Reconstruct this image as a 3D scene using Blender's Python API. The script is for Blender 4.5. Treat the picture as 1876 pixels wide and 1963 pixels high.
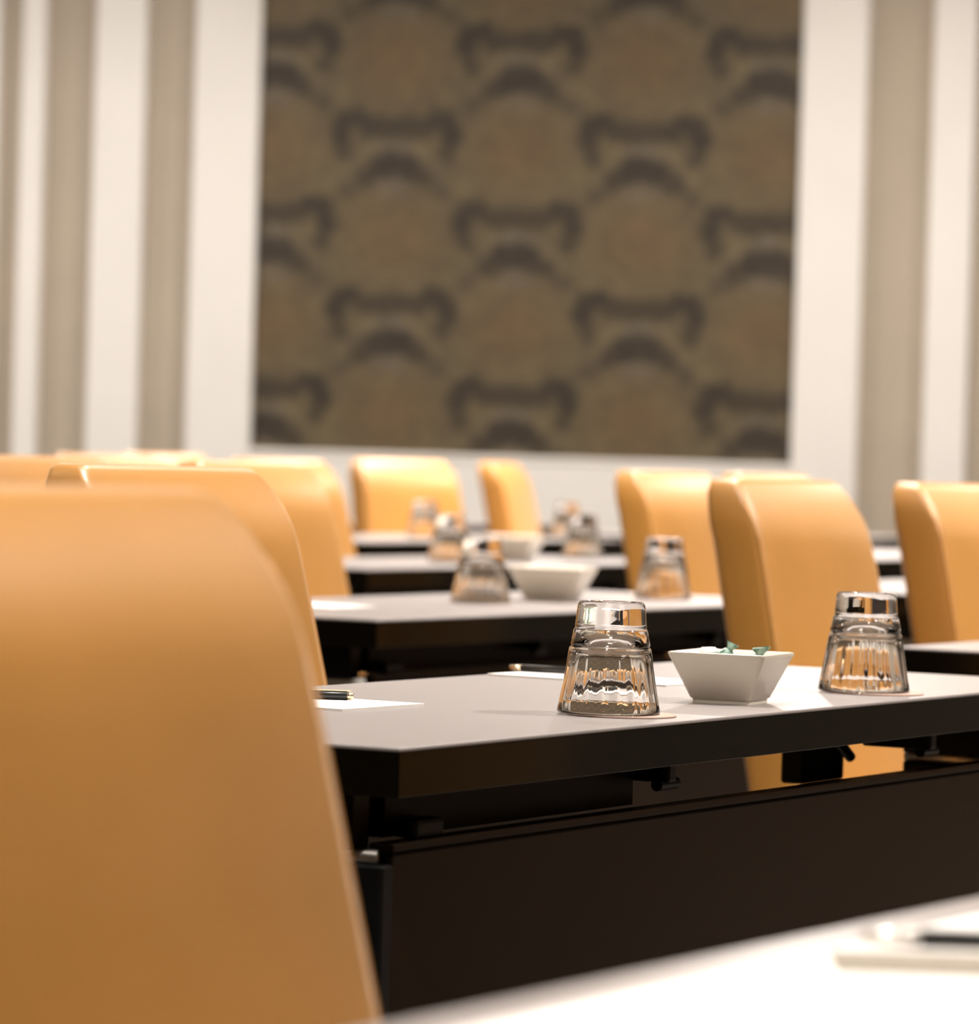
import bpy, bmesh, math, random
from mathutils import Vector, Matrix
random.seed(4)
R = math.radians
S = bpy.context.scene
for o in list(bpy.data.objects): bpy.data.objects.remove(o)
COL = S.collection

# ---------------------------------------------------------------- camera
F_PX, PITCH, ROLL, ZC = 8000.0, 0.0135, 0.030, 0.99
cam_d = bpy.data.cameras.new('camera'); cam = bpy.data.objects.new('camera', cam_d); COL.objects.link(cam)
cam_d.sensor_fit = 'HORIZONTAL'; cam_d.sensor_width = 36.0; cam_d.lens = F_PX/1876*36
fw = Vector((0, math.cos(PITCH), -math.sin(PITCH))); r0 = Vector((1, 0, 0)); u0 = Vector((0, math.sin(PITCH), math.cos(PITCH)))
rt = math.cos(ROLL)*r0 + math.sin(ROLL)*u0; up = math.cos(ROLL)*u0 - math.sin(ROLL)*r0
M = Matrix((rt, up, -fw)).transposed().to_4x4(); M.translation = Vector((0, 0, ZC)); cam.matrix_world = M
cam_d.clip_start = .05; cam_d.clip_end = 100
cam_d.dof.use_dof = True; cam_d.dof.focus_distance = 3.93; cam_d.dof.aperture_fstop = 8.0
S.camera = cam

# ---------------------------------------------------------------- world, view
w = bpy.data.worlds.new('world'); S.world = w; w.use_nodes = True
w.node_tree.nodes['Background'].inputs[0].default_value = (1, .86, .7, 1)
w.node_tree.nodes['Background'].inputs[1].default_value = .05
S.view_settings.view_transform = 'Standard'; S.view_settings.look = 'None'
S.view_settings.exposure = 0.42; S.view_settings.gamma = 1.0; S.view_settings.use_curve_mapping = False

# room frame: origin at the foot of the far wall, u to the right along it, v towards the camera side
YAW = R(7.0)
UX = Vector((math.cos(YAW), -math.sin(YAW), 0)); VX = Vector((-math.sin(YAW), -math.cos(YAW), 0)); Q0 = Vector((0, 18.0, 0))
CEIL = 4.0; U0, U1, V1 = -7.0, 7.0, 22.0
def room(u, v, z): return Q0 + UX*u + VX*v + Vector((0, 0, z))
LAMPS = []        # (u, v, watts)
for v_, p_ in ((2.8, (78, 78, 78, 76)), (4.6, (16, 40, 90, 160)), (7.4, (14, 36, 80, 160)), (10.4, (10, 20, 52, 135)),
               (13.4, (3, 5, 27, 122)), (16.4, (3, 8, 36, 22))):
    for u_, w_ in zip((-4.8, -1.7, 1.5, 4.6), p_): LAMPS.append((u_, v_, w_*1.3))
for i, (u_, v_, p_) in enumerate(LAMPS):
    l = bpy.data.lights.new('downlight_lamp', 'AREA'); l.shape = 'DISK'; l.size = .20; l.energy = p_
    l.color = (1.0, .945, .885); l.spread = R(170 if v_ < 3 else 105)
    o = bpy.data.objects.new('downlight_lamp', l); COL.objects.link(o); o.location = room(u_, v_, CEIL-.03)

# ---------------------------------------------------------------- materials
def new_mat(name):
    m = bpy.data.materials.new(name); m.use_nodes = True
    return m, m.node_tree, m.node_tree.nodes['Principled BSDF']
def noise_mat(name, c1, c2, scale=20, rough=.5, stretch=(1, 1, 1), bump=0, spec=.5, metal=0, rvar=0, **kw):
    m, t, b = new_mat(name); n = t.nodes; L = t.links
    tc = n.new('ShaderNodeTexCoord'); mp = n.new('ShaderNodeMapping'); mp.inputs['Scale'].default_value = stretch
    no = n.new('ShaderNodeTexNoise'); no.inputs['Scale'].default_value = scale; no.inputs['Detail'].default_value = 5
    cr = n.new('ShaderNodeValToRGB'); cr.color_ramp.elements[0].position = .3; cr.color_ramp.elements[1].position = .7
    cr.color_ramp.elements[0].color = (*c1, 1); cr.color_ramp.elements[1].color = (*c2, 1)
    L.new(tc.outputs['Object'], mp.inputs[0]); L.new(mp.outputs[0], no.inputs['Vector']); L.new(no.outputs['Fac'], cr.inputs[0])
    L.new(cr.outputs[0], b.inputs['Base Color'])
    b.inputs['Roughness'].default_value = rough; b.inputs['Metallic'].default_value = metal; b.inputs['Specular IOR Level'].default_value = spec
    if rvar:
        mr = n.new('ShaderNodeMapRange'); mr.inputs[3].default_value = rough-rvar; mr.inputs[4].default_value = rough+rvar
        L.new(no.outputs['Fac'], mr.inputs[0]); L.new(mr.outputs[0], b.inputs['Roughness'])
    if bump:
        bp = n.new('ShaderNodeBump'); bp.inputs['Strength'].default_value = bump; bp.inputs['Distance'].default_value = .001
        L.new(no.outputs['Fac'], bp.inputs['Height']); L.new(bp.outputs[0], b.inputs['Normal'])
    for k, v in kw.items(): b.inputs[k].default_value = v
    return m
MT = {}
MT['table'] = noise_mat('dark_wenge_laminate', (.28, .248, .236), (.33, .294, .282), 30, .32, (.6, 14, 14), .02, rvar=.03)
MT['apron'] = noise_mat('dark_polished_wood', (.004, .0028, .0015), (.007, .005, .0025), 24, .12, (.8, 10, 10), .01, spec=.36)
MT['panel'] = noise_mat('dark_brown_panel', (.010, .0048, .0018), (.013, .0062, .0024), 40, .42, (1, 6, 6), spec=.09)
MT['black'] = noise_mat('black_metal', (.002, .002, .002), (.004, .004, .004), 40, .45, spec=.25)
MT['steel'] = noise_mat('brushed_steel', (.70, .66, .61), (.80, .76, .70), 90, .42, (1, 12, 12), metal=1)
MT['fabric'] = noise_mat('mustard_upholstery', (.48, .215, .036), (.54, .245, .046), 5, .48, (1, 1, 1), 0, spec=.45, **{'Coat Weight': .8, 'Coat Roughness': .36, 'Sheen Weight': .42, 'Sheen Roughness': .28, 'Sheen Tint': (1, .93, .80, 1)})
MT['piping'] = noise_mat('mustard_piping', (.54, .25, .06), (.60, .29, .075), 30, .5)
MT['legwood'] = noise_mat('dark_leg_wood', (.02, .012, .007), (.035, .02, .012), 30, .35, (1, 1, .1))
MT['ceramic'] = noise_mat('cream_ceramic', (.66, .60, .49), (.70, .64, .53), 8, .22)
MT['paper'] = noise_mat('white_paper', (.86, .82, .77), (.90, .86, .81), 60, .8)
MT['pen_reflection'] = noise_mat('pen_reflection_beige', (.24, .20, .15), (.28, .235, .18), 60, .6)
MT['coaster'] = noise_mat('paper_coaster', (.42, .28, .22), (.47, .32, .26), 90, .85, bump=.2)
MT['penblack'] = noise_mat('black_plastic', (.010, .010, .010), (.015, .014, .013), 30, .3)
MT['brass'] = noise_mat('pale_gold_metal', (.75, .62, .42), (.82, .70, .50), 60, .3, metal=1)
MT['mint_green'] = noise_mat('green_wrapper', (.002, .085, .045), (.30, .42, .34), 90, .3, bump=.3)
MT['mint_pale'] = noise_mat('pale_wrapper', (.62, .62, .56), (.80, .80, .74), 90, .3, bump=.3)
MT['white_trim'] = noise_mat('white_painted_wood', (.80, .765, .72), (.83, .795, .75), 3, .6)
MT['beige_wall'] = noise_mat('beige_plaster', (.42, .355, .28), (.45, .38, .30), 3, .8)
MT['dark_wall'] = noise_mat('dark_wood_panelling', (.020, .014, .009), (.032, .022, .014), 6, .6, (1, 1, .2))
MT['ceiling'] = noise_mat('ceiling_paint', (.72, .67, .60), (.76, .71, .64), 3, .9)
MT['carpet'] = noise_mat('brown_carpet', (.030, .021, .013), (.055, .04, .026), 60, .95, bump=.4)
m, t, b = new_mat('clear_glass'); MT['glass'] = m
b.inputs['Transmission Weight'].default_value = 1; b.inputs['Roughness'].default_value = 0; b.inputs['IOR'].default_value = 1.5
b.inputs['Base Color'].default_value = (1, .995, .985, 1)
m, t, b = new_mat('lamp_diffuser'); MT['lamp'] = m
b.inputs['Emission Color'].default_value = (1, .83, .66, 1); b.inputs['Emission Strength'].default_value = 60

def wallpaper():
    m, t, b = new_mat('patterned_wallpaper'); n = t.nodes; L = t.links
    def mt(op, a, b_=None, c=None):
        x = n.new('ShaderNodeMath'); x.operation = op
        for i, v in enumerate((a, b_, c)):
            if v is None: continue
            if isinstance(v, (int, float)): x.inputs[i].default_value = v
            else: L.new(v, x.inputs[i])
        return x.outputs[0]
    tc = n.new('ShaderNodeTexCoord'); sx = n.new('ShaderNodeSeparateXYZ')
    # a little wobble so that the weave edges are uneven
    no = n.new('ShaderNodeTexNoise'); no.inputs['Scale'].default_value = 26; no.inputs['Detail'].default_value = 3
    L.new(tc.outputs['Object'], no.inputs['Vector'])
    vm = n.new('ShaderNodeVectorMath'); vm.operation = 'MULTIPLY_ADD'
    L.new(no.outputs['Color'], vm.inputs[0]); vm.inputs[1].default_value = (.07, .07, .07); L.new(tc.outputs['Object'], vm.inputs[2])
    L.new(vm.outputs[0], sx.inputs[0]); U = mt('SUBTRACT', sx.outputs[0], .035); Z = mt('SUBTRACT', sx.outputs[2], .035)
    PU, PZ, K = 1.074, .762, .00227
    def local(du, dz):
        x = mt('SUBTRACT', mt('FLOORED_MODULO', mt('ADD', U, PU/2-.085-du), PU), PU/2)
        y = mt('SUBTRACT', PZ/2, mt('FLOORED_MODULO', mt('ADD', Z, PZ/2-2.650-dz), PZ))
        return mt('ABSOLUTE', mt('DIVIDE', x, K)), mt('ADD', mt('DIVIDE', y, K), 80)     # pattern units, y down from the ears
    def seg(X, Y, a, b_, r, soft=24):
        bx, by = b_[0]-a[0], b_[1]-a[1]; l2 = bx*bx+by*by
        px = mt('SUBTRACT', X, a[0]); py = mt('SUBTRACT', Y, a[1])
        h = mt('DIVIDE', mt('ADD', mt('MULTIPLY', px, bx), mt('MULTIPLY', py, by)), l2)
        h = mt('MINIMUM', mt('MAXIMUM', h, 0), 1)
        dx = mt('SUBTRACT', px, mt('MULTIPLY', h, bx)); dy = mt('SUBTRACT', py, mt('MULTIPLY', h, by))
        d = mt('SQRT', mt('ADD', mt('MULTIPLY', dx, dx), mt('MULTIPLY', dy, dy)))
        mr = n.new('ShaderNodeMapRange'); mr.interpolation_type = 'SMOOTHSTEP'; L.new(d, mr.inputs[0])
        mr.inputs[1].default_value = r-soft/2; mr.inputs[2].default_value = r+soft/2; mr.inputs[3].default_value = 1; mr.inputs[4].default_value = 0
        return mr.outputs[0]
    def motif(du, dz):
        X, Y = local(du, dz); f = None
        for a, b_, r, k in (((0, 26), (56, 24), 21, .85), ((56, 24), (74, 8), 18, .9), ((74, 8), (98, 12), 19, 1), ((98, 12), (108, 42), 21, 1),
                            ((108, 42), (98, 76), 17, .8), ((0, 94), (26, 100), 26, 1), ((26, 100), (58, 120), 22, .85), ((58, 120), (96, 150), 16, .55)):
            if k == 0: continue
            s_ = mt('MULTIPLY', seg(X, Y, a, b_, r), k)
            f = s_ if f is None else mt('MAXIMUM', f, s_)
        lil = seg(X, Y, (0, 62), (12, 70), 18, 30)
        lil2 = mt('MULTIPLY', seg(X, Y, (0, 128), (16, 134), 20, 34), .8)
        li = mt('MAXIMUM', seg(X, Y, (42, 62), (54, 92), 9, 20), seg(X, Y, (54, 92), (84, 124), 9, 20))
        return f, mt('MAXIMUM', lil, lil2), li, Y
    fa, la, xa, ya = motif(0, 0); fb, lb, xb, yb = motif(PU/2, PZ/2)
    dark = mt('MAXIMUM', fa, fb); lilac = mt('MAXIMUM', la, lb)
    light = mt('MAXIMUM', xa, xb)
    Xa, Ya = local(PU/2, 0); Xb, Yb = local(0, PZ/2)
    br = mt('MAXIMUM', seg(Xa, Ya, (0, 60), (16, 66), 66, 110), seg(Xb, Yb, (0, 60), (16, 66), 66, 110))
    wv = n.new('ShaderNodeTexNoise'); wv.inputs['Scale'].default_value = 9; wv.inputs['Detail'].default_value = 6; L.new(tc.outputs['Object'], wv.inputs['Vector'])
    def mix(f, a, b_):
        x = n.new('ShaderNodeMix'); x.data_type = 'RGBA'
        if isinstance(f, float): x.inputs[0].default_value = f
        else: L.new(f, x.inputs[0])
        for k, v in ((6, a), (7, b_)):
            if isinstance(v, tuple): x.inputs[k].default_value = (*v, 1)
            else: L.new(v, x.inputs[k])
        return x.outputs[2]
    c = mix(wv.outputs['Fac'], (.066, .050, .022), (.175, .132, .066))
    c = mix(mt('MULTIPLY', br, .62), c, (.147, .082, .034))
    c = mix(mt('MULTIPLY', light, .6), c, (.17, .132, .075))
    c = mix(mt('MULTIPLY', lilac, .5), c, (.15, .125, .10))
    c = mix(mt('MULTIPLY', dark, .95), c, (.022, .013, .007))
    w2 = n.new('ShaderNodeTexNoise'); w2.inputs['Scale'].default_value = 21; w2.inputs['Detail'].default_value = 4; L.new(tc.outputs['Object'], w2.inputs['Vector'])
    w3 = n.new('ShaderNodeMapRange'); L.new(w2.outputs['Fac'], w3.inputs[0]); w3.inputs[1].default_value = .34; w3.inputs[2].default_value = .66; w3.inputs[3].default_value = .42; w3.inputs[4].default_value = 0
    c = mix(w3.outputs[0], c, (.050, .036, .020))
    L.new(c, b.inputs['Base Color']); b.inputs['Roughness'].default_value = .7
    return m
MT['wallpaper'] = wallpaper()

# ---------------------------------------------------------------- mesh helpers
def link(name, me, parent=None, m=None, smooth=False):
    o = bpy.data.objects.new(name, me); COL.objects.link(o)
    if m: me.materials.append(MT[m])
    if parent: o.parent = parent
    if smooth:
        for p in me.polygons: p.use_smooth = True
    return o
def from_bm(name, bm, parent=None, m=None, smooth=False):
    bmesh.ops.recalc_face_normals(bm, faces=bm.faces)
    me = bpy.data.meshes.new(name); bm.to_mesh(me); bm.free()
    return link(name, me, parent, m, smooth)
def add_box(bm, x0, x1, y0, y1, z0, z1, bev=0, seg=2):
    r = bmesh.ops.create_cube(bm, size=1)
    for v in r['verts']:
        v.co = Vector(((x0+x1)/2+v.co.x*(x1-x0), (y0+y1)/2+v.co.y*(y1-y0), (z0+z1)/2+v.co.z*(z1-z0)))
    if bev:
        es = {e for v in r['verts'] for e in v.link_edges}
        bmesh.ops.bevel(bm, geom=list(es), offset=bev, segments=seg, profile=.5, affect='EDGES')
def box(name, dims, parent=None, m=None, bev=.002, seg=2):
    bm = bmesh.new(); add_box(bm, *dims, bev=bev, seg=seg); return from_bm(name, bm, parent, m)
def rod(bm, a, b, r1, r2=None, n=16, bev=0):
    a, b = Vector(a), Vector(b); d = b-a; r2 = r1 if r2 is None else r2
    q = Vector((0, 0, 1)).rotation_difference(d).to_matrix().to_4x4(); q.translation = (a+b)/2
    bmesh.ops.create_cone(bm, cap_ends=True, segments=n, radius1=r1, radius2=r2, depth=d.length, matrix=q)
def lathe(bm, prof, n=48, flute=None):
    rings = []
    for (r, z) in prof:
        if r < 1e-6: rings.append([bm.verts.new((0, 0, z))]); continue
        ring = []
        for k in range(n):
            a = 2*math.pi*k/n; rr = r + (flute(a, r, z) if flute else 0)
            ring.append(bm.verts.new((rr*math.cos(a), rr*math.sin(a), z)))
        rings.append(ring)
    for A_, B_ in zip(rings, rings[1:]):
        if len(A_) == 1 and len(B_) == 1: continue
        for k in range(n):
            k2 = (k+1) % n
            if len(A_) == 1: bm.faces.new((A_[0], B_[k], B_[k2]))
            elif len(B_) == 1: bm.faces.new((A_[k], A_[k2], B_[0]))
            else: bm.faces.new((A_[k], A_[k2], B_[k2], B_[k]))
def empty(name, loc, rz=0):
    o = bpy.data.objects.new(name, None); COL.objects.link(o); o.location = loc; o.rotation_euler = (0, 0, rz); o.empty_display_size = .1
    return o
def tag(o, label, cat, group=None):
    o['label'] = label; o['category'] = cat
    if group: o['group'] = group
    return o
def struct(o): o['kind'] = 'structure'; return o
def copy_tree(o, parent=None):
    c = o.copy(); COL.objects.link(c)
    if parent: c.parent = parent
    for ch in [x for x in KIDS(o)]: copy_tree(ch, c)
    return c
def KIDS(o): return [x for x in bpy.data.objects if x.parent == o]

# ---------------------------------------------------------------- room shell
def shell(name, dims, m, bev=0):
    bm = bmesh.new(); add_box(bm, *dims, bev=bev)
    o = from_bm(name, bm, None, m); o.matrix_world = Matrix.Translation(Q0) @ Matrix.Rotation(-YAW, 4, 'Z'); return struct(o)
# local frame of the shell objects: x = u, y = -v, z up
shell('floor', (U0, U1, -V1, 0, -.1, 0), 'carpet')
shell('ceiling', (U0, U1, -V1, 0, CEIL, CEIL+.1), 'ceiling')
shell('wall_back', (U0-.2, U1+.2, 0, .2, -.1, CEIL+.1), 'beige_wall')
shell('wall_left', (U0-.2, U0, -V1, 0, -.1, CEIL+.1), 'dark_wall')
shell('wall_right', (U1, U1+.2, -V1, 0, -.1, CEIL+.1), 'dark_wall')
shell('wall_front', (U0-.2, U1+.2, -V1-.2, -V1, -.1, CEIL+.1), 'dark_wall')
shell('trim_1', (-1.045, 1.29, -.05, 0, 0, .965), 'white_trim', .004)                   # white dado below the patterned panel
shell('trim_2', (-1.045, 1.29, -.056, 0, .965, .99), 'white_trim', .004)                # its cap rail
k = 3
for a_, b_ in ((-2.52, -2.20), (-2.10, -1.995), (-1.775, -1.548), (-1.335, -1.046), (1.291, 1.570), (1.845, 2.030), (2.30, 2.58), (2.86, 3.10), (-2.95, -2.73)):
    shell('trim_%d' % k, (a_, b_, -.07, 0, 0, CEIL), 'white_trim', .012); k += 1
shell('baseboard_left', (U0, -2.96, -.02, 0, 0, .12), 'white_trim', .004)
shell('baseboard_right', (3.11, U1, -.02, 0, 0, .12), 'white_trim', .004)
wp = box('wallpaper_panel', (-1.045, 1.29, -.03, 0, .99, CEIL), None, 'wallpaper', 0)
wp.matrix_world = Matrix.Translation(Q0) @ Matrix.Rotation(-YAW, 4, 'Z')
tag(wp, 'dark olive-brown wall panel with repeating ornamental motif between white pilasters', 'wall panel')
# recessed ceiling lamps
first = None
for i, (u_, v_, p_) in enumerate(LAMPS):
    if first is None:
        first = empty('recessed_downlight', room(u_, v_, CEIL-.02)); root = first
        bm = bmesh.new(); lathe(bm, [(.105, 0), (.13, -.004), (.135, .012), (.105, .016), (.105, 0)], 32); from_bm('ring', bm, root, 'white_trim', True)
        bm = bmesh.new(); lathe(bm, [(0, .012), (.104, .012), (.104, .016), (0, .016)], 32); from_bm('diffuser', bm, root, 'lamp')
    else:
        root = copy_tree(first); root.location = room(u_, v_, CEIL-.02)
    tag(root, 'round recessed ceiling downlight above the seminar room, out of frame', 'ceiling lamp', 'recessed ceiling downlights')

# ---------------------------------------------------------------- table grid
TH = R(61.8); AX = Vector((math.cos(TH), math.sin(TH), 0)); BX = Vector((-AX.y, AX.x, 0)); FL = Vector((-.067, 3.39, 0))
PS, PB = 2.236, 1.30
def W(i, j, s, p, z=0.0): return FL + AX*(PS*i+s) + BX*(PB*j+p) + Vector((0, 0, z))
TZ = .75
def make_table(rail_end=1.45):
    t = empty('seminar_table', (0, 0, 0))
    top = box('tabletop', (0, 1.6, 0, .5, .7465, TZ), t, 'table', .0012)
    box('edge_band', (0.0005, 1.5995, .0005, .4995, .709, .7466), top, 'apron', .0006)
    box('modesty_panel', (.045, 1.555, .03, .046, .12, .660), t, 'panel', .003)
    bm = bmesh.new(); add_box(bm, .040, 1.56, .026, .050, .660, .667, .002); from_bm('panel_top_rail', bm, t, 'panel')
    for x in (.030, 1.548):
        e = box('end_panel', (x, x+.022, .03, .20, .05, .650), t, 'black', .003)
        bm = bmesh.new(); rod(bm, (x+.011, .040, .655), (x+.011, .20, .655), .0070, n=20); from_bm('end_rail', bm, e, 'steel', True)
        box('post', (x, x+.03, .06, .20, .660, .712), t, 'black', .002)
        box('foot', (x-.012, x+.034, 0, .47, 0, .05), t, 'black', .01)
    box('inner_rail', (.075, rail_end, .055, .075, .668, .7095), t, 'panel', .001)
    box('rear_rail', (.10, .95, .455, .470, .672, .7095), t, 'apron', .001).scale.x = 1.0
    # hinge lumps and folding brackets under the top
    bm = bmesh.new(); add_box(bm, .085, .135, .03, .055, .668, .684, .004); from_bm('hinge', bm, t, 'black')
    for x in (.548, 1.19):
        bm = bmesh.new(); add_box(bm, x, x+.018, .02, .10, .690, .712, .003); rod(bm, (x-.005, .03, .688), (x+.035, .03, .688), .006, n=12)
        from_bm('hinge', bm, t, 'black')
    for x in (1.235,):
        bm = bmesh.new(); add_box(bm, x, x+.11, .185, .215, .640, .712, .004)
        rod(bm, (x-.03, .14, .70), (x+.02, .14, .672), .006, n=10); from_bm('bracket', bm, t, 'black')
    return t
TABLES = {
 (0, 0): 'dark table in sharp focus carrying two upturned glasses and the cream bowl',
 (-1, -1): 'nearest dark table at the lower right corner under the white glare sheet',
 (1, 0): 'dark table at the right frame edge, in front of the rightmost chair',
 (1, 1): 'blurred dark table in the next row, with two blurred glasses and a bowl',
 (2, 1): 'blurred dark table seen through the gap between the two right-hand chairs',
 (2, 2): 'strongly blurred dark table two rows behind the sharp table, with bowl and glasses',
 (3, 2): 'strongly blurred dark table higher up between the two right-hand chairs',
 (3, 3): 'small far dark table just in front of the two small far chairs',
 (4, 3): 'far dark table at the top of the gap between the right-hand chairs',
 (4, 4): 'farthest dark table, partly hidden by the two small far chairs',
 (0, -1): 'dark table out of frame to the right of the sharp table',
}
sharp_t = make_table(.545); proto_t = make_table(); fi = True
for (i, j), lab in TABLES.items():
    if (i, j) == (0, 0): o = sharp_t
    else: o = proto_t if fi else copy_tree(proto_t); fi = False
    o.location = W(i, j, 0, 0); o.rotation_euler = (0, 0, TH); tag(o, lab, 'table', 'dark seminar tables in diagonal rows')

# ---------------------------------------------------------------- chairs
def rrect(w_, d_, r, n=5):
    pts = []
    r = min(r, w_/2*.98, d_/2*.98)
    for cx, cy, a0 in ((w_/2-r, d_/2-r, 0), (-w_/2+r, d_/2-r, 90), (-w_/2+r, -d_/2+r, 180), (w_/2-r, -d_/2+r, 270)):
        for k in range(n+1):
            a = R(a0+90*k/n); pts.append((cx+r*math.cos(a), cy+r*math.sin(a)))
    return pts
def skin_rings(bm, rings):
    vr = [[bm.verts.new(p) for p in r] for r in rings]
    n = len(vr[0])
    for A_, B_ in zip(vr, vr[1:]):
        for k in range(n): bm.faces.new((A_[k], A_[(k+1) % n], B_[(k+1) % n], B_[k]))
    bm.faces.new(vr[0]); bm.faces.new(list(reversed(vr[-1])))
TILT = math.tan(R(12.5))
def back_y(z): return (-(z-.47)*TILT)             # centre line of the back, local y (forward = +y)
def make_chair():
    c = empty('upholstered_chair', (0, 0, 0))
    # back: front face at top centre is the local origin reference in plan (y = 0 at the front face, z = .95)
    y0 = (.95-.47)*TILT - .04
    bm = bmesh.new(); rings = []
    T = .084
    def half(z): return .197 + (.95-z)*.060
    def front(z):                                             # how far the front face has rolled back at height z
        q = max(0, (z-.865)/.085); return .025*min(q, 1)**2.0
    def ring(z, inset, r, extra=0, rear=0):
        h = half(z)-inset; f = T/2-front(z)-extra; b_ = -T/2+rear; d = max(f-b_, .006)
        return [(x, y+(f+b_)/2+back_y(z)+y0 + .004*math.cos(min(abs(x)/half(z), 1)*1.5)*(1 if y > 0 else 0), z) for x, y in rrect(h*2, d, r)]
    for z in (.34, .40, .50, .60, .70, .78, .82, .85, .88, .90, .92, .935): rings.append(ring(z, .005*max(0, (z-.90)/.04)**2, .018 if z < .9 else .013))
    for z, ins, ex, re in ((.946, .007, .003, .001), (.955, .011, .006, .003), (.962, .015, .010, .004), (.966, .020, .015, .007), (.968, .027, .021, .012)):
        rings.append(ring(z, ins, .010, ex-.003, re))
    skin_rings(bm, rings); back = from_bm('backrest', bm, c, 'fabric', True)
    for sx in (-1, 1):                                        # a raised seam along the front edge of each side face
        zz = (.36, .5, .65, .78, .84, .88, .91, .93); bm = bmesh.new(); rr = []
        for z in zz:
            cx, cy = sx*(half(z)-.004), back_y(z)+y0+T/2-front(z)-.006
            rr.append([(cx+.0028*math.cos(R(a)), cy+.0028*math.sin(R(a)), z) for a in range(0, 360, 45)])
        skin_rings(bm, rr); from_bm('piping', bm, back, 'piping', True)
    ys = back_y(.47)+y0
    bm = bmesh.new(); rings = []
    for z, sh in ((.37, .012), (.376, .003), (.39, 0), (.43, 0), (.455, .003), (.470, .012), (.478, .03), (.481, .06)):
        rings.append([(x, y+ys+.245, z) for x, y in rrect(.455-2*sh, .46-2*sh, .045)])
    skin_rings(bm, rings); from_bm('seat', bm, c, 'fabric', True)
    for sx in (-1, 1):
        bm = bmesh.new(); a = (sx*.19, ys+.44, .0); b_ = (sx*.195, ys+.43, .375)
        rod(bm, a, b_, .016, .024, 4); from_bm('leg', bm, c, 'legwood')
        bm = bmesh.new(); rod(bm, (sx*.185, ys-.05, 0), (sx*.19, ys+.01, .40), .016, .024, 4); from_bm('leg', bm, c, 'legwood')
    return c
# the chair's local +y is its forward direction; in the room that is -BX (towards its table)
FWD = math.atan2(-BX.y, -BX.x) - math.pi/2
CH = [  # i, j, local s of the centre of the back, perp beyond table front line, extra turn, label
 (-1, -1, 1.03, .805, 0, 'nearest mustard upholstered chair, its back filling the lower left of the picture'),
 (0, 0, .955, .800, 0, 'mustard chair right behind the nearest chair, at the left end of the sharp table'),
 (1, 0, .385, .800, 0, 'mustard chair between the cream bowl and the right-hand glass, behind the sharp table'),
 (1, 0, 1.065, .800, 0, 'mustard chair cut by the right frame edge, behind the right-hand glass'),
 (1, 1, .40, .815, 0, 'blurred mustard chair at the far left edge, behind the second chair from the camera'),
 (1, 1, 1.04, .815, 0, 'blurred pale mustard chair directly left of the two small far chairs'),
 (2, 1, .46, .80, 0, 'blurred mustard chair directly behind the blurred glass to the right of the blurred bowl'),
 (2, 1, .975, .80, 0, 'blurred mustard chair whose top shows just above the chair by the cream bowl'),
 (2, 2, .32, .80, 0, 'far mustard chair showing as a pale strip at left above nearer chairs'),
 (2, 2, 1.05, .80, 0, 'far mustard chair half hidden behind the pale chair left of the two small far chairs'),
 (3, 3, .34, .80, 0, 'tiny far mustard chair top in the dark notch at the left between two pale chairs'),
 (3, 3, 1.99, .98, -20, 'larger of the two small far mustard chairs standing alone below the wall panel'),
 (4, 3, .47, .98, 14, 'smallest far mustard chair, narrow and orange, right of the larger far one'),
 (0, -1, .385, .80, 0, 'mustard chair out of frame at the right, mirrored in the table edge, nearer one'),
 (0, -1, 1.04, .80, 0, 'mustard chair out of frame at the right, mirrored in the table edge, farther one'),
]
proto_c = make_chair(); fi = True
for i, j, s_, p_, turn, lab in CH:
    o = proto_c if fi else copy_tree(proto_c); fi = False
    o.location = W(i, j, s_, p_); o.rotation_euler = (0, 0, FWD+R(turn)); tag(o, lab, 'chair', 'mustard upholstered chairs facing the tables')

# ---------------------------------------------------------------- tableware
def make_glass():
    bm = bmesh.new()
    def fl(a, r, z):
        if r < .02: return 0
        if z < .004 or z > .0835: return 0
        if z < .060: k = min(1, (z-.004)/.01)*min(1, (.060-z)/.006)
        elif z > .0685: k = .6*min(1, (z-.0685)/.003)*min(1, (.0835-z)/.002)
        else: return 0
        return .00032*k*(1-2*abs(math.cos(a*9)))
    out = [(.0470, .0), (.0486, .0012), (.0487, .003), (.0470, .012), (.0445, .026), (.0420, .042), (.0397, .058), (.0388, .0635), (.0385, .0650),
           (.0370, .0662), (.0370, .0680), (.0376, .0692), (.0362, .0760), (.0350, .0832), (.0342, .0842), (.0336, .0850), (.0336, .0870), (.0330, .095), (.0322, .1040),
           (.0318, .1085), (.0305, .1112), (.0285, .1120), (.0270, .1112), (.0258, .1098), (.012, .1088), (0, .1086)]
    inn = [(0, .0760), (.010, .0757), (.020, .0738), (.027, .0700), (.0305, .0665), (.0325, .0630), (.0352, .0560), (.0382, .0420), (.0412, .0260), (.0440, .012), (.0460, .0016), (.0470, .0)]
    n = 108
    prof = list(reversed(out)) + []
    # closed loop: outer from base centre down to the rim, then the inner cavity back up
    P = prof + list(reversed(inn))[1:]
    rings = []
    for idx, (r, z) in enumerate(P):
        outer = idx < len(prof)
        if r < 1e-6: rings.append([bm.verts.new((0, 0, z))]); continue
        ring = []
        for k_ in range(n):
            a = 2*math.pi*k_/n; rr = r + (fl(a, r, z) if outer else 0)
            ring.append(bm.verts.new((rr*math.cos(a), rr*math.sin(a), z)))
        rings.append(ring)
    for A_, B_ in zip(rings, rings[1:]):
        for k_ in range(n):
            k2 = (k_+1) % n
            if len(A_) == 1: bm.faces.new((A_[0], B_[k_], B_[k2]))
            elif len(B_) == 1: bm.faces.new((A_[k_], A_[k2], B_[0]))
            else: bm.faces.new((A_[k_], A_[k2], B_[k2], B_[k_]))
    g = from_bm('upturned_glass', bm, None, 'glass', True)
    return g
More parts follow.
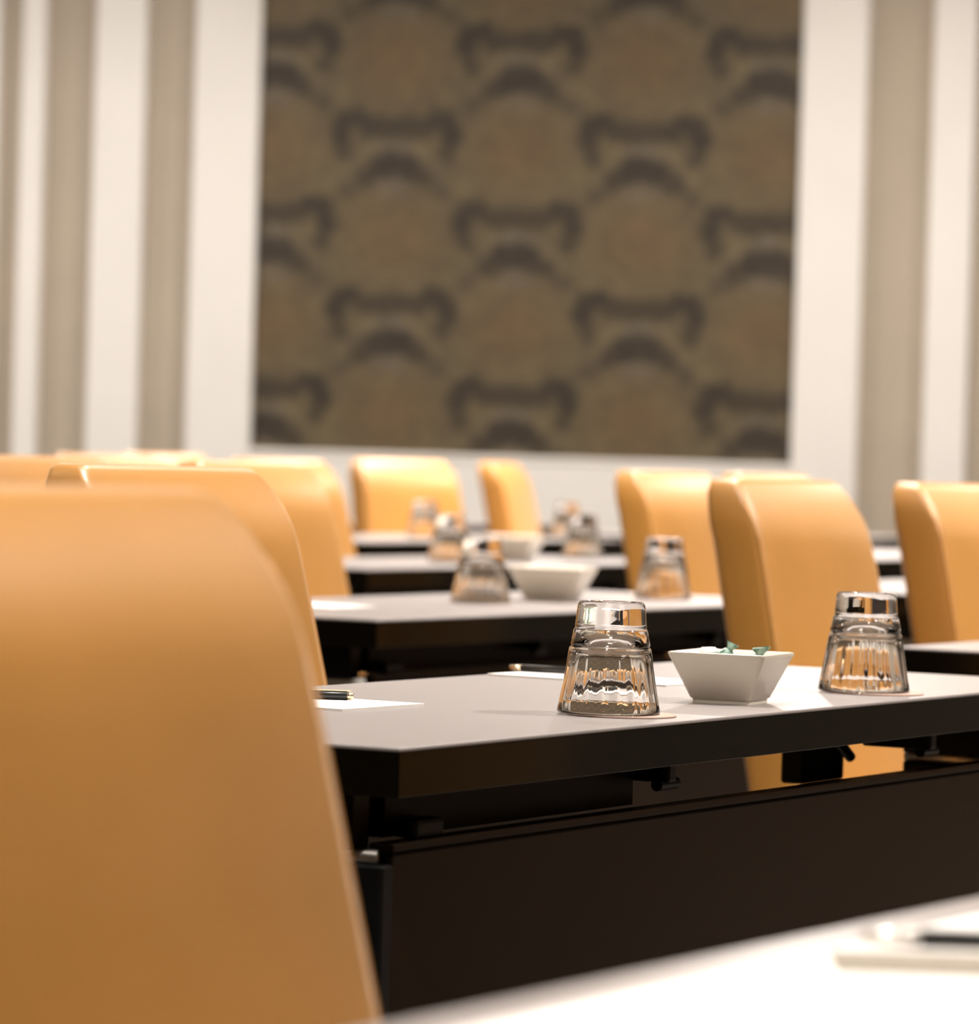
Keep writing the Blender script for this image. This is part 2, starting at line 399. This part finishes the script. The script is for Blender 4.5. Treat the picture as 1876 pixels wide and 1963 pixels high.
def make_coaster():
    bm = bmesh.new(); lathe(bm, [(0, 0), (.0515, 0), (.052, .0005), (.052, .0013), (.0515, .0018), (0, .0018)], 64)
    return from_bm('paper_coaster', bm, None, 'coaster')
GL = [
 (0, 0, .550, .086, .012, 'upturned clear glass in sharp focus, left of the cream bowl', 'round paper coaster under the sharp glass left of the cream bowl'),
 (0, 0, 1.140, .078, .012, 'upturned clear glass right of the cream bowl on the sharp table', 'round paper coaster under the glass right of the cream bowl'),
 (1, 1, .775, .25, .0, 'blurred upturned glass left of the blurred bowl, on the table behind the sharp one', 'round coaster under the blurred glass left of the blurred bowl'),
 (1, 1, 1.330, .190, .0, 'blurred upturned glass before the pale chair, right of the blurred bowl', 'round coaster under the blurred glass right of the blurred bowl'),
 (2, 2, .720, .205, .0, 'strongly blurred upturned glass just behind and left of the nearer blurred glass', None),
 (2, 2, 1.500, .270, .0, 'strongly blurred upturned glass right of the far bowl', None),
 (3, 3, .80, .26, .0, 'far upturned glass in front of the smallest far chair', None),
 (3, 3, 1.52, .17, .0, 'far upturned glass right beside the left edge of the blurred right-hand chair', None),
]
g0 = make_glass(); c0 = make_coaster()
for n_, (i, j, s_, p_, off, lg, lc) in enumerate(GL):
    g = g0 if n_ == 0 else g0.copy()
    if n_: COL.objects.link(g)
    has = lc is not None
    g.location = W(i, j, s_, p_, TZ+(.0019 if has else .0001)); g.rotation_euler = (0, 0, n_*.7); g.scale = (1, 1, .935)
    tag(g, lg, 'glass', 'upturned drinking glasses on the tables')
    if has:
        c = c0 if n_ == 0 else c0.copy()
        if n_: COL.objects.link(c)
        c.location = W(i, j, s_, p_, TZ+.0001) + Vector((off, 0, 0)); c.rotation_euler = (0, 0, 0)
        tag(c, lc, 'coaster', 'round paper coasters under glasses')

def make_bowl():
    bm = bmesh.new(); rings = []
    def sq(h, r, z): return [(x, y, z) for x, y in rrect(2*h, 2*h, r, 4)]
    for h, r, z in ((.026, .003, .0), (.030, .003, 0.0), (.0305, .003, .0045), (.0325, .004, .0055), (.0500, .006, .0465), (.0515, .006, .0500), (.0513, .006, .0515), (.0500, .006, .0520), (.0485, .005, .0512), (.0460, .005, .0465), (.031, .006, .011), (.026, .006, .0085)):
        rings.append(sq(h, r, z))
    skin_rings(bm, rings)
    o = from_bm('square_bowl', bm, None, 'ceramic', True)
    md = o.modifiers.new('edges', 'EDGE_SPLIT'); md.split_angle = R(40)
    return o
BW = [(0, 0, .840, .095, -22, 'small square cream bowl holding wrapped mints, between the two glasses on the sharp table'),
      (1, 1, 1.000, .235, -14, 'blurred square cream bowl on the table behind the sharp one, between two blurred glasses'),
      (2, 2, 1.000, .195, -14, 'farther blurred square bowl seen just above the nearer blurred bowl')]
b0 = make_bowl()
for n_, (i, j, s_, p_, yw, lb) in enumerate(BW):
    o = b0 if n_ == 0 else b0.copy()
    if n_: COL.objects.link(o)
    o.location = W(i, j, s_, p_, TZ+.0001); o.rotation_euler = (0, 0, R(yw)); tag(o, lb, 'bowl', 'square cream bowls on the tables')
    o.scale = (.99, .99, .98) if n_ == 0 else (1.25, 1.25, 1.1)
# wrapped mints in the sharp bowl: crumpled sachets with pinched pointed ends
def make_mint(seed, m):
    rnd = random.Random(seed); bm = bmesh.new()
    rings = []
    for x, w_, t_ in ((-.019, .010, .0012), (-.013, .003, .002), (-.010, .007, .005), (-.004, .010, .0075), (.004, .010, .0075), (.010, .007, .005), (.013, .003, .002), (.020, .011, .0012)):
        rings.append([(x+rnd.uniform(-.001, .001), y+rnd.uniform(-.0008, .0008), z+rnd.uniform(-.0008, .0008)) for y, z in rrect(2*w_, 2*t_, min(w_, t_)*.9, 3)])
    skin_rings(bm, rings); return from_bm('wrapped_mint', bm, None, m)
bc = W(0, 0, .835, .095, TZ)
for k_, (dx, dy, dz, rx, ry, rz, m, lab) in enumerate((
    (-.005, -.004, .0418, 20, -62, 20, 'mint_green', 'green wrapped mint whose tip stands highest above the bowl rim'),
    (.030, -.006, .0378, 10, -70, -50, 'mint_green', 'small green wrapped mint peeping over the right end of the bowl rim'),
    (-.024, .008, .0470, 8, -12, 12, 'mint_pale', 'pale wrapped mint lying near the left end of the bowl'),
    (-.002, .016, .0400, 30, 8, 60, 'mint_pale', 'pale wrapped mint half buried at the back of the bowl'),
    (.018, .012, .0395, 0, 12, 100, 'mint_green', 'green wrapped mint lying low in the middle of the bowl'),
    (.004, -.014, .0300, 12, 0, 8, 'mint_pale', 'pale wrapped mint at the bottom of the bowl'))):
    o = make_mint(k_+3, m); v = Matrix.Rotation(R(-14), 4, 'Z') @ Vector((dx, dy, dz))
    o.location = bc + v; o.rotation_euler = (R(rx), R(ry), R(rz-14)); tag(o, lab, 'sweet', 'wrapped mints in the square bowl')

# ---------------------------------------------------------------- paper and pens
def pad(i, j, s, p, w_, d_, lab, rz=0, th=.0022, name='notepad'):
    o = empty(name, W(i, j, s, p, TZ+.0001), TH+R(rz))
    box('cover_sheet', (-w_/2, w_/2, -d_/2, d_/2, th-.0006, th), o, 'paper', 0)
    box('sheets', (-w_/2+.0003, w_/2-.0003, -d_/2+.0003, d_/2-.0003, 0, th-.0007), o, 'paper', 0)
    return tag(o, lab, 'notepad', 'white notepads on the tables')
pad(0, 0, .448, .368, .145, .20, 'white notepad on the sharp table beside the nearest chair back', -2)
pad(0, 0, 1.105, .372, .110, .225, 'white notepad at the back edge of the sharp table, behind the left glass', -4)
pad(1, 1, .34, .335, .14, .20, 'blurred white notepad at the left end of the table behind the sharp one', 0)
def pen(loc, ang, length, r, lab, m_tip='brass', tip=.018):
    o = empty('ballpoint_pen', loc, ang)
    bm = bmesh.new(); rod(bm, (tip, 0, r), (length-.006, 0, r), r, r, 20); from_bm('barrel', bm, o, 'penblack', True)
    bm = bmesh.new(); rod(bm, (0, 0, r), (tip, 0, r), r*.62, r*.98, 20); from_bm('tip', bm, o, m_tip, True)
    bm = bmesh.new(); rod(bm, (length-.006, 0, r), (length, 0, r), r*.92, r*.86, 20); from_bm('end_cap', bm, o, m_tip, True)
    bm = bmesh.new(); add_box(bm, length-.045, length-.002, -.0015, .0015, 2*r, 2*r+.0012, .0004); from_bm('clip', bm, o, m_tip)
    return tag(o, lab, 'pen', 'black ballpoint pens lying on notepads')
P1 = Vector((-.129, 3.985, 0)); a1 = R(-6)
pen(Vector((P1.x-.13, P1.y+.012, TZ+.0024)), a1, .135, .0042, 'black pen with a metal end on the notepad beside the nearest chair')
pen(W(0, 0, 1.128, .497, TZ+.0024), TH-R(90)+R(3), .135, .0040, 'black pen with a pale tip on the notepad behind the left glass', tip=.014)
# nearest table: white glare sheet, beige reflection card and pen
o = empty('glare_sheet', W(-1, -1, 0, 0, TZ+.0001), TH)  # added sheet, its white stands in for glare on the tabletop
box('sheet', (.62, 1.58, .06, .458, .0003, .0025), o, 'paper', .001); tag(o, 'large white sheet standing in for glare on the nearest table at the lower right', 'painted glare')
o = box('pen_reflection_card', (-.12, .12, -.042, .042, 0, .0012), None, 'pen_reflection', 0)  # added card, its beige stands in for the pen's dark reflection
o.location = Vector((.290, 1.990, TZ+.0027)); o.rotation_euler = (0, 0, R(-2)); tag(o, 'beige card standing in for a dark reflection, below the large blurred pen', 'paper')
pen(Vector((.190, 2.068, TZ+.0027)), R(-4), .15, .0048, 'large blurred black pen at the right edge on the nearest table', 'steel', .03)
